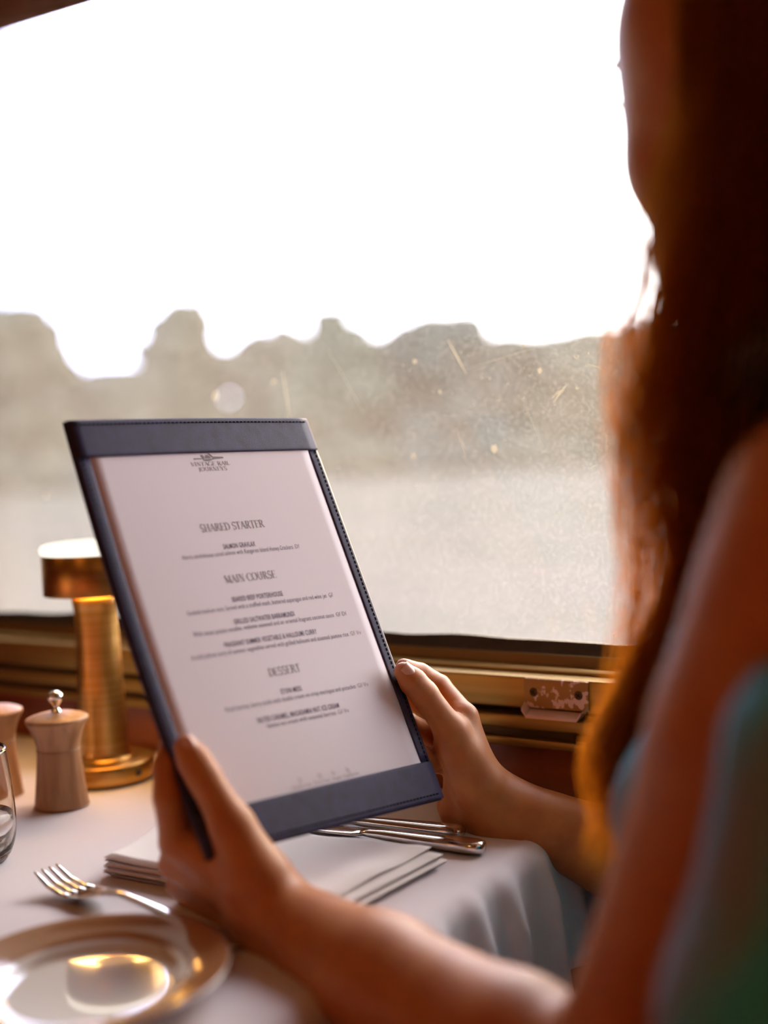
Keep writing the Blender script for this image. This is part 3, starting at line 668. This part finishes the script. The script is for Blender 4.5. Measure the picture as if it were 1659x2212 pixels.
def surface(fn, lo, hi, h):
    """sparse surface nets"""
    lo = np.array(lo, float); hi = np.array(hi, float); B = 8
    nb = np.ceil((hi-lo)/(h*B)).astype(int)
    g = np.stack(np.meshgrid(*[np.arange(k) for k in nb], indexing='ij'), -1).reshape(-1, 3)
    cen = lo+(g+.5)*h*B; dv = fn(cen); keep = g[np.abs(dv) < h*B*.5*1.75+.004]
    S = (nb*B+2).astype(np.int64)
    key = lambda ijk: (ijk[..., 0]*S[1]+ijk[..., 1])*S[2]+ijk[..., 2]
    loc = np.stack(np.meshgrid(*[np.arange(B+1)]*3, indexing='ij'), -1).reshape(-1, 3)
    pts = (keep[:, None]*B+loc[None]).reshape(-1, 3).astype(np.int64); uk, ui = np.unique(key(pts), return_index=True); up = pts[ui]
    val = np.concatenate([fn(lo+up[i:i+400000]*h) for i in range(0, len(up), 400000)])
    cl = np.stack(np.meshgrid(*[np.arange(B)]*3, indexing='ij'), -1).reshape(-1, 3)
    cells = (keep[:, None]*B+cl[None]).reshape(-1, 3).astype(np.int64)
    off = np.array([[i, j, k] for i in (0, 1) for j in (0, 1) for k in (0, 1)])
    cvv = np.stack([val[np.searchsorted(uk, key(cells+o_))] for o_ in off], 1)
    act = (cvv.min(1) < 0) & (cvv.max(1) >= 0); cells = cells[act]; cvv = cvv[act]
    ps = np.zeros((len(cells), 3)); cnt = np.zeros(len(cells))
    for i in range(8):
        for j in range(i+1, 8):
            if np.abs(off[i]-off[j]).sum() != 1: continue
            a, b = cvv[:, i], cvv[:, j]; m = (a < 0) != (b < 0); t = np.where(m, a/(a-b+1e-20), 0)
            ps += m[:, None]*(off[i]+t[:, None]*(off[j]-off[i])); cnt += m
    vt = lo+(cells+ps/cnt[:, None])*h
    ck = key(cells); so = np.argsort(ck); cks = ck[so]
    def find(c):
        kk = key(c); i = np.searchsorted(cks, kk); i = np.clip(i, 0, len(cks)-1); ok = cks[i] == kk
        return np.where(ok, so[i], -1)
    faces = []
    for ax in range(3):
        o1 = np.zeros(3, int); o1[ax] = 1; i1 = cvv[:, 0]; i2 = cvv[:, int(o1[0]*4+o1[1]*2+o1[2])]
        m = (i1 < 0) != (i2 < 0); c = cells[m]; fl = i1[m] < 0
        b_, c_ = [(1, 2), (2, 0), (0, 1)][ax]; e1 = np.zeros(3, int); e1[b_] = 1; e2 = np.zeros(3, int); e2[c_] = 1
        q = np.stack([find(c), find(c-e1), find(c-e1-e2), find(c-e2)], 1); ok = (q >= 0).all(1); q = q[ok]; fl = fl[ok]
        q[~fl] = q[~fl][:, ::-1]; faces.append(q)
    return vt, np.concatenate(faces)
def np_mesh(name, v, f):
    me = bpy.data.meshes.new(name); me.vertices.add(len(v)); me.vertices.foreach_set('co', v.astype(np.float32).ravel())
    me.loops.add(f.size); me.loops.foreach_set('vertex_index', f.astype(np.int32).ravel())
    me.polygons.add(len(f)); me.polygons.foreach_set('loop_start', np.arange(0, f.size, 4, dtype=np.int32)); me.polygons.foreach_set('loop_total', np.full(len(f), 4, np.int32))
    me.update(calc_edges=True); me.validate(); return me
T3 = lambda v: tuple(v)
def chain(pts, rad): return [(T3(pts[i]), rad[i], T3(pts[i+1]), rad[i+1]) for i in range(len(pts)-1)]
def seg(a, ra, b, rb): return (T3(a), ra, T3(b), rb)
LS0 = at(1745, 1105, .52); LS = at(1788, 1105, .52); LE = at(1312, 2400, .60); LW = at(580, 1968, .80)
MID = LS0+Vector((0, .165, .0)); RS = LS0+Vector((0, .33, 0)); RE = at(1760, 2010, .94); RW = at(1066, 1742, 1.0)
HA = math.radians(25); FH = Vector((-math.cos(HA), math.sin(HA), 0)); LH = Vector((-math.sin(HA), -math.cos(HA), 0))
FW = Vector((-1, 0, 0)); LF = Vector((0, -1, 0)); UP = Vector((0, 0, 1))
HIP = MID+Vector((.01, -.05, -.545)); WAI = MID+Vector((.03, -.055, -.30)); CHE = MID+Vector((.015, -.015, -.12))
HC = MID+Vector((-.046, .0, .218))      # head centre
def torso_prims(g):
    return [seg(CHE+LF*.085, .095+g, CHE-LF*.085, .095+g), seg(MID+LF*.11+UP*-.035, .055+g, MID-LF*.11+UP*-.035, .055+g),
            seg(WAI+LF*.055, .088+g, WAI-LF*.055, .088+g), seg(HIP+LF*.095, .105+g, HIP-LF*.095, .105+g),
            seg(CHE, .10+g, WAI, .09+g), seg(WAI, .09+g, HIP, .11+g)]
def bust_prims(g): return [seg(CHE+LF*.07+FW*.07+UP*-.03, .050+g, CHE+LF*.075+FW*.08+UP*-.04, .046+g), seg(CHE-LF*.07+FW*.07+UP*-.03, .050+g, CHE-LF*.075+FW*.08+UP*-.04, .046+g)]
LK = HIP+Vector((-.43, -.08, .0)); RK = HIP+Vector((-.43, .10, .0))
def leg_prims(g):
    o_ = []
    for s_, K in ((1, LK), (-1, RK)):
        H_ = HIP+LF*.09*s_; o_ += [seg(H_+UP*-.015, .072+g, K, .050+g)]
    return o_
F = Field()
F.add(torso_prims(0), .06, .001)
F.add(bust_prims(0), .02, .03)
F.add(leg_prims(0), .02, .05)
F.add(sum([[seg(K, .055, K+Vector((.02, 0, -.20)), .048), seg(K+Vector((.02, 0, -.2)), .048, (K.x+.03, K.y, .09), .032), seg((K.x+.03, K.y, .075), .034, (K.x-.14, K.y, .032), .026)] for K in (LK, RK)], []), .02, .03)
# neck and head
NB = MID+Vector((0, 0, .01)); 
F.add([seg(NB, .058, HC+Vector((.015, 0, -.09)), .052)], .01, .05)
F.add([seg(HC+Vector((.020, 0, .035)), .083, HC+Vector((-.010, 0, .03)), .080), seg(HC+FH*.025+UP*-.02, .066, HC+FH*.045+UP*-.075, .040), seg(HC+FH*.060+UP*-.088, .020, HC+FH*.065+UP*-.094, .018),
       seg(HC+FH*.045+LH*.030+UP*-.035, .032, HC+FH*.045-LH*.030+UP*-.035, .032), seg(HC+FH*.078+LH*.02+UP*.022, .014, HC+FH*.078-LH*.02+UP*.022, .014)], .03, .03)
F.add([seg(HC+FH*.082+UP*.005, .008, HC+FH*.104+UP*-.033, .010), seg(HC+FH*.092+LH*.010+UP*-.038, .007, HC+FH*.092-LH*.010+UP*-.038, .007)], .008, .012)
F.add([seg(HC+FH*.084+LH*.014+UP*-.058, .006, HC+FH*.084-LH*.014+UP*-.058, .006), seg(HC+FH*.082+LH*.012+UP*-.067, .007, HC+FH*.082-LH*.012+UP*-.067, .007)], .002, .006)
for s_ in (1, -1):
    F.add([seg(HC+FH*.083+LH*s_*.032+UP*-.001, .010, HC+FH*.083+LH*s_*.032+UP*-.001, .010)], .002, .010, -1)
    F.add([seg(HC+FH*.068+LH*s_*.032+UP*-.001, .0125, HC+FH*.068+LH*s_*.032+UP*-.001, .0125)], .002, .003)
    E0 = HC+FH*-.012+UP*-.01+LH*s_*.079
    F.add([seg(E0+UP*.022, .006, E0+UP*.018+FH*-.016+LH*s_*.008, .006), seg(E0+UP*.018+FH*-.016+LH*s_*.008, .006, E0+UP*-.012+FH*-.010+LH*s_*.005, .006), seg(E0+UP*-.012+FH*-.010+LH*s_*.004, .007, E0+UP*-.026, .006)], .006, .006)
# arms
def arm(S, E_, Wp, r, rfl):
    ul = S.lerp(E_, .35); fm = E_.lerp(Wp, .22); f2 = E_.lerp(Wp, .6)
    F.add([seg(S, .043, ul, .0365), seg(ul, .0365, E_, .034)], .02, .05)
    F.add([seg(E_, .036, fm, rfl), seg(fm, rfl, f2, rfl*.86), seg(f2, rfl*.86, Wp, r)], .02, .03)
arm(LS, LE, LW, .0235, .040)
arm(RS, RE, RW, .0255, .038)
# right hand, thumb on the sheet, fingers behind it
i_m, m_m, r_m, p_m = at(1002, 1550, 1.0), at(1002, 1576, 1.02), at(1006, 1612, 1.04), at(1012, 1655, 1.055)
cr, cu = at(1038, 1700, .99), at(1062, 1765, 1.02)
F.add([seg(RW, .0245, cr, .019), seg(RW, .0235, cu, .020), seg(cr, .0165, i_m, .0118), seg(RW.lerp(cr, .5), .0165, m_m, .0125), seg(RW.lerp(cu, .5), .0165, r_m, .0125), seg(cu, .0165, p_m, .0115),
       seg(at(1000, 1650, 1.0), .0150, at(985, 1760, 1.02), .0120), seg(at(1030, 1760, 1.01), .017, at(975, 1740, 1.035), .012)], .016, .02)
tR = [at(1032, 1700, .985), at(976, 1582, .982), mp(917, 1500, .0100), mp(872, 1451, .0108)]
F.add([seg(tR[0], .0175, tR[1], .0135), seg(at(1000, 1640, .985), .0155, at(965, 1610, .99), .0105)], .012, .014)
tRm = tR[2].lerp(tR[3], .55)
F.add([seg(tR[1], .0122, tR[2], .0104), seg(tR[2], .0104, tRm, .0102), seg(tRm, .0102, tR[3], .0078)], .006, .008)
def finger(pts, rad, ko=.007): F.add(chain(pts, rad), .004, ko)
finger([i_m, mp(950, 1483, -.0165), mp(908, 1455, -.0150), mp(872, 1440, -.0132)], [.0112, .0092, .0082, .0068], .005)
finger([m_m, mp(925, 1528, -.0215), mp(880, 1503, -.0150), mp(842, 1488, -.0130)], [.0114, .0092, .0083, .0070], .003)
finger([r_m, mp(925, 1585, -.0230), mp(880, 1560, -.0150), mp(845, 1548, -.0130)], [.0110, .0090, .0080, .0068], .003)
finger([p_m, mp(935, 1648, -.0230), mp(900, 1625, -.0150), mp(872, 1612, -.0125)], [.0100, .0080, .0072, .0062], .003)
# left hand
a_m, b_m, c_m, d_m = at(384, 1818, .82), at(380, 1866, .84), at(394, 1908, .86), at(420, 1948, .87)
cl, cm = at(560, 1905, .792), at(560, 1990, .825)
F.add([seg(LW, .0235, cl, .0190), seg(LW, .0235, cm, .0195), seg(cl, .0175, a_m, .0125), seg(LW.lerp(cl, .5), .0165, b_m, .0118), seg(LW.lerp(cm, .5), .0165, c_m, .0112), seg(cm, .0165, d_m, .0105),
       seg(at(500, 1850, .81), .015, at(440, 1830, .82), .011)], .015, .02)
tL = [at(556, 1890, .79), at(502, 1785, .795), mp(440, 1678, .0112), mp(402, 1614, .0108)]
F.add([seg(tL[0], .0185, tL[1], .0145)], .01, .013)
tLm = tL[2].lerp(tL[3], .55)
F.add([seg(tL[1], .0132, tL[2], .0108), seg(tL[2], .0108, tLm, .0104), seg(tLm, .0104, tL[3], .0080)], .006, .008)
finger([a_m, mp(362, 1722, -.0160), mp(358, 1655, -.0140), mp(366, 1608, -.0132)], [.0115, .0094, .0084, .0068], .005)
finger([b_m, mp(384, 1752, -.0330), mp(398, 1706, -.0200), mp(415, 1668, -.0132)], [.0108, .0092, .0083, .0070], .003)
finger([c_m, mp(410, 1790, -.0420), mp(430, 1740, -.0220), mp(450, 1705, -.0132)], [.0104, .0090, .0080, .0068], .003)
finger([d_m, mp(440, 1835, -.0420), mp(462, 1790, -.0220), mp(480, 1758, -.0128)], [.0096, .0080, .0072, .0062], .003)
# skin creases on the thumb joint and wrist: tiny grooves
def crease(a, b, r=.0012): F.add([seg(a, r, b, r)], .001, .0022, -1)
allp = [p for g in F.groups for p in g[0]]
lo = np.min([np.minimum(np.array(a)-ra, np.array(b)-rb) for a, ra, b, rb in allp], 0)-.012
hi = np.max([np.maximum(np.array(a)+ra, np.array(b)+rb) for a, ra, b, rb in allp], 0)+.012
H = .0024
v_, f_ = surface(F, lo, hi, H)
person = obj('person', np_mesh('person', v_, f_), skin, label='woman seen from behind her left shoulder, holding up the menu board', category='person')
# nails
def nail(centre, along, normal, L_, W_):
    along = along.normalized(); side = along.cross(normal).normalized(); nn = side.cross(along).normalized()
    if nn.dot(normal) < 0: nn = -nn
    bm = bmesh.new()
    def f(u, v):
        a = (u-.5)*2; b = (v-.5)*2; b2 = b*math.sqrt(max(.0, 1-.35*a*a)) if b < 0 else b*math.sqrt(max(0., 1-.25*a*a))
        return centre+side*(a*W_)+along*(b2*L_)+nn*(.0012-.0034*a*a-.0008*b*b)
    g1 = grid(bm, f, 14, 14)
    o_ = obj('thumbnail', bm, nail_m, person); sd_ = o_.modifiers.new('thick', 'SOLIDIFY'); sd_.thickness = .0009
ca = MC.translation
def thumb_nail(tp, prev, lean, r):
    al = (tp-prev).normalized(); view = (ca-tp).normalized(); side = al.cross(view).normalized()
    nn = (view*math.cos(lean)+side*math.sin(lean)); nn = (nn-al*nn.dot(al)).normalized()
    nail(tp-al*.0015+nn*(r-.0003), al, nn, .0072, .0052)
thumb_nail(tR[3], tR[2], .62, .0084)
thumb_nail(tL[3], tL[2], .55, .0086)
# face details
for s_ in (1, -1):
    bm = bmesh.new(); bmesh.ops.create_uvsphere(bm, u_segments=20, v_segments=12, radius=.0115, matrix=Matrix.Translation(HC+FH*.0725+LH*s_*.032+UP*-.001)); obj('eye', bm, eye_w, person)
    bm = bmesh.new()
    for k in range(16):
        a = (k/15-.5)*1.6; p = HC+FH*(.084-.004*abs(a))+LH*(s_*.032+.013*a)+UP*.004
        tube(bm, [p, p+FH*.007+UP*.002, p+FH*.013+UP*.007+LH*a*.004], [.0007, .0006, .0003], 4)
    obj('eyelashes', bm, hair_core, person)
    bm = bmesh.new(); tube(bm, [HC+FH*(.090-.016*abs(t)**2)+LH*s_*(.030+.022*t)+UP*(.026+.004*(1-abs(t))) for t in (-1, -.5, 0, .5, 1)], [.001, .0025, .003, .0025, .001], 6); obj('eyebrow', bm, hair_core, person)

# dress
DF = Field(); DF.add(torso_prims(.009), .06, .001); DF.add(bust_prims(.008), .02, .03); DF.add(leg_prims(.014), .02, .06)
DF.add([seg(HIP+FW*.08+UP*-.02, .085, LK.lerp(RK, .5)+UP*-.02, .06)], .04, .05)
# soft fullness of the side and back panel
DF.add([seg(WAI+LF*.115+UP*.10+FW*-.01, .045, WAI+LF*.125, .052), seg(WAI+LF*.125, .052, HIP+LF*.16, .075)], .02, .05)
DF.add([seg(at(1880, 1520, .475), .038, at(1850, 1640, .47), .047), seg(at(1850, 1640, .47), .047, at(1765, 2230, .47), .057), seg(at(1765, 2230, .47), .057, WAI+LF*.12, .055)], .02, .04)
def dress(P):
    d = DF(P)
    top = P[:, 2]-(MID.z-.055); d = np.maximum(d, top)                 # neckline
    for S in (LS, RS):
        ball = .072-np.linalg.norm((P-np.array(S)), axis=1); d = np.maximum(d, ball)
    kn = (LK.x-.02)-P[:, 0]; d = np.maximum(d, kn)
    wrk = np.sin((P[:, 1]*60+P[:, 0]*30))*np.clip((WAI.z+.05-P[:, 2])*10, 0, 1)*.003
    return d+wrk
v_, f_ = surface(dress, np.array(HIP)-[.62, .35, .2], np.array(MID)+[.22, .35, .05], .005)
obj('dress', np_mesh('dress', v_, f_), dress_m, person, label='teal sleeveless dress')
for s_ in (1, -1):
    bm = bmesh.new()
    pts = [CHE+LF*s_*.075+FW*.095+UP*.03, MID+LF*s_*.080+FW*.075+UP*-.04, MID+LF*s_*.078+FW*.03+UP*.022, MID+LF*s_*.078+Vector((.03, 0, .018)), MID+LF*s_*.075+Vector((.075, 0, -.04)), CHE+LF*s_*.07+Vector((.095, 0, .03))]
    tube(bm, pts, .006, 8); obj('shoulder_strap', bm, dress_m, person)

# hair: a dark core sheathed in thin strands that let the light through
def bez(P, t):
    n_ = len(P)-1; x = t*n_; i = min(int(x), n_-1); f = x-i
    a, b, c, d = P[max(i-1, 0)], P[i], P[i+1], P[min(i+2, n_)]
    return .5*((2*b)+(-a+c)*f+(2*a-5*b+4*c-d)*f*f+(-a+3*b-3*c+d)*f**3)
crown = HC+Vector((.02, 0, .085))
front = [crown+LF*.02, HC+Vector((.020, -.082, .05)), HC+Vector((.015, -.092, -.04)), at(1640, 760, .61), at(1630, 1000, .63), at(1590, 1220, .66), at(1480, 1430, .69), at(1362, 1620, .70), at(1348, 1760, .70)]
back = [crown, HC+Vector((.105, -.01, .05)), HC+Vector((.12, -.02, -.06)), MID+Vector((.13, -.02, .02)), MID+Vector((.135, -.01, -.10)), MID+Vector((.13, 0, -.22))]
HF = Field()
HF.add([seg(HC+Vector((.030, 0, .035)), .094, HC+Vector((.005, 0, .045)), .086)], .01, .001)
HF.add([seg(HC+Vector((.04, -.03, -.03)), .072, HC+Vector((.045, -.035, -.11)), .058)], .01, .04)
HF.add([seg(HC+Vector((.03, -.055, -.02)), .045, front[3], .034), seg(front[3], .034, front[4], .029), seg(front[4], .029, front[5], .022), seg(front[5], .022, front[6], .0190), seg(front[6], .0190, front[7], .0140), seg(front[7], .0140, front[8], .006)], .02, .03)
HF.add([seg(HC+Vector((.07, 0, -.02)), .06, back[3], .05), seg(back[3], .045, back[4], .03), seg(back[4], .03, back[5], .014)], .02, .03)
def hairf(P):
    d = HF(P)
    face = np.linalg.norm((P-np.array(HC+FH*.085+UP*-.01))*np.array([1, .9, .72]), axis=1)-.078
    return np.maximum(d, -face)
v_, f_ = surface(hairf, np.array(HC)-[.35, .30, .62], np.array(HC)+[.25, .25, .2], .004)
hair = obj('hair', np_mesh('hair', v_, f_), hair_core, person, label='long dark brown hair')
bm = bmesh.new()
def strand(P, r):
    n_ = 16; tube(bm, [P(t/n_) for t in range(n_+1)], [r*(1-.75*(t/n_)**3) for t in range(n_+1)], 3, False)
R = random.Random(5)
edge_dir = (at(1300, 1000, .63)-at(1500, 1000, .63)).normalized()      # away from the core, towards the pane
NS = 2000
for k in range(NS):
    a = R.random()*6.283; q = math.sqrt(R.random()); wv = R.uniform(0, 6.28); am = R.uniform(.001, .005); ext = (R.uniform(.60, .86) if k < 1150 else R.uniform(.72, 1.12)); side = (R.random()**1.35 if k < 1150 else .15*R.random())
    spread = [.03, .05, .042, .036, .032, .030, .030, .026, .018]
    def P(t, a=a, q=q, wv=wv, am=am, ext=ext, side=side):
        t2 = min(t*ext, 1.18); tt = min(t2, 1.); p = bez(front, tt); n_ = tt*8; i = min(int(n_), 7); s = spread[i]+(spread[i+1]-spread[i])*(n_-i)
        o_ = Vector((math.cos(a)*q, math.sin(a)*q, 0))*s
        if t2 > 1: o_ += Vector((-.03, .0, -.10))*(t2-1)*3
        wsp = max(0, (t-.35))/.65
        o_ += edge_dir*(side*.049*math.sin(min(1, wsp*2.2)*math.pi*.56)*(1-.9*max(0, (wsp-.55)/.45))) + Vector((math.sin(wv+t*13), math.cos(wv*1.7+t*12), 0))*am*t
        return p+o_
    strand(P, R.uniform(.00035, .00065) if k < 1150 else R.uniform(.0004, .0008))
for k in range(420):
    a = R.random()*6.283; q = math.sqrt(R.random()); wv = R.uniform(0, 6.28)
    def P(t, a=a, q=q, wv=wv): 
        s = .02+.06*min(1, t*3); return bez(back, t)+Vector((math.cos(a)*q*.5, math.sin(a)*q*1.2, 0))*s+Vector((0, math.sin(wv+t*11)*.004*t, 0))
    strand(P, R.uniform(.0006, .0010))
me = bpy.data.meshes.new('hair_strands'); bm.to_mesh(me); bm.free()
obj('hair_strands', me, hair_m, person)

# bench seat she sits on
sx = HIP.x; sz = HIP.z-.105
bn = empty('bench_seat', (sx+.02, .45, 0), 'upholstered dining bench the woman sits on', 'bench')
bbox('seat_cushion', (sx-.20, -.05, sz-.11), (sx+.26, .93, sz+.006), seat_m, bn, .02)
bbox('backrest', (sx+.27, -.05, sz-.10), (sx+.37, .93, sz+.46), seat_m, bn, .02)
bbox('base', (sx-.15, -.03, 0), (sx+.36, .92, sz-.11), wood, bn, .004)
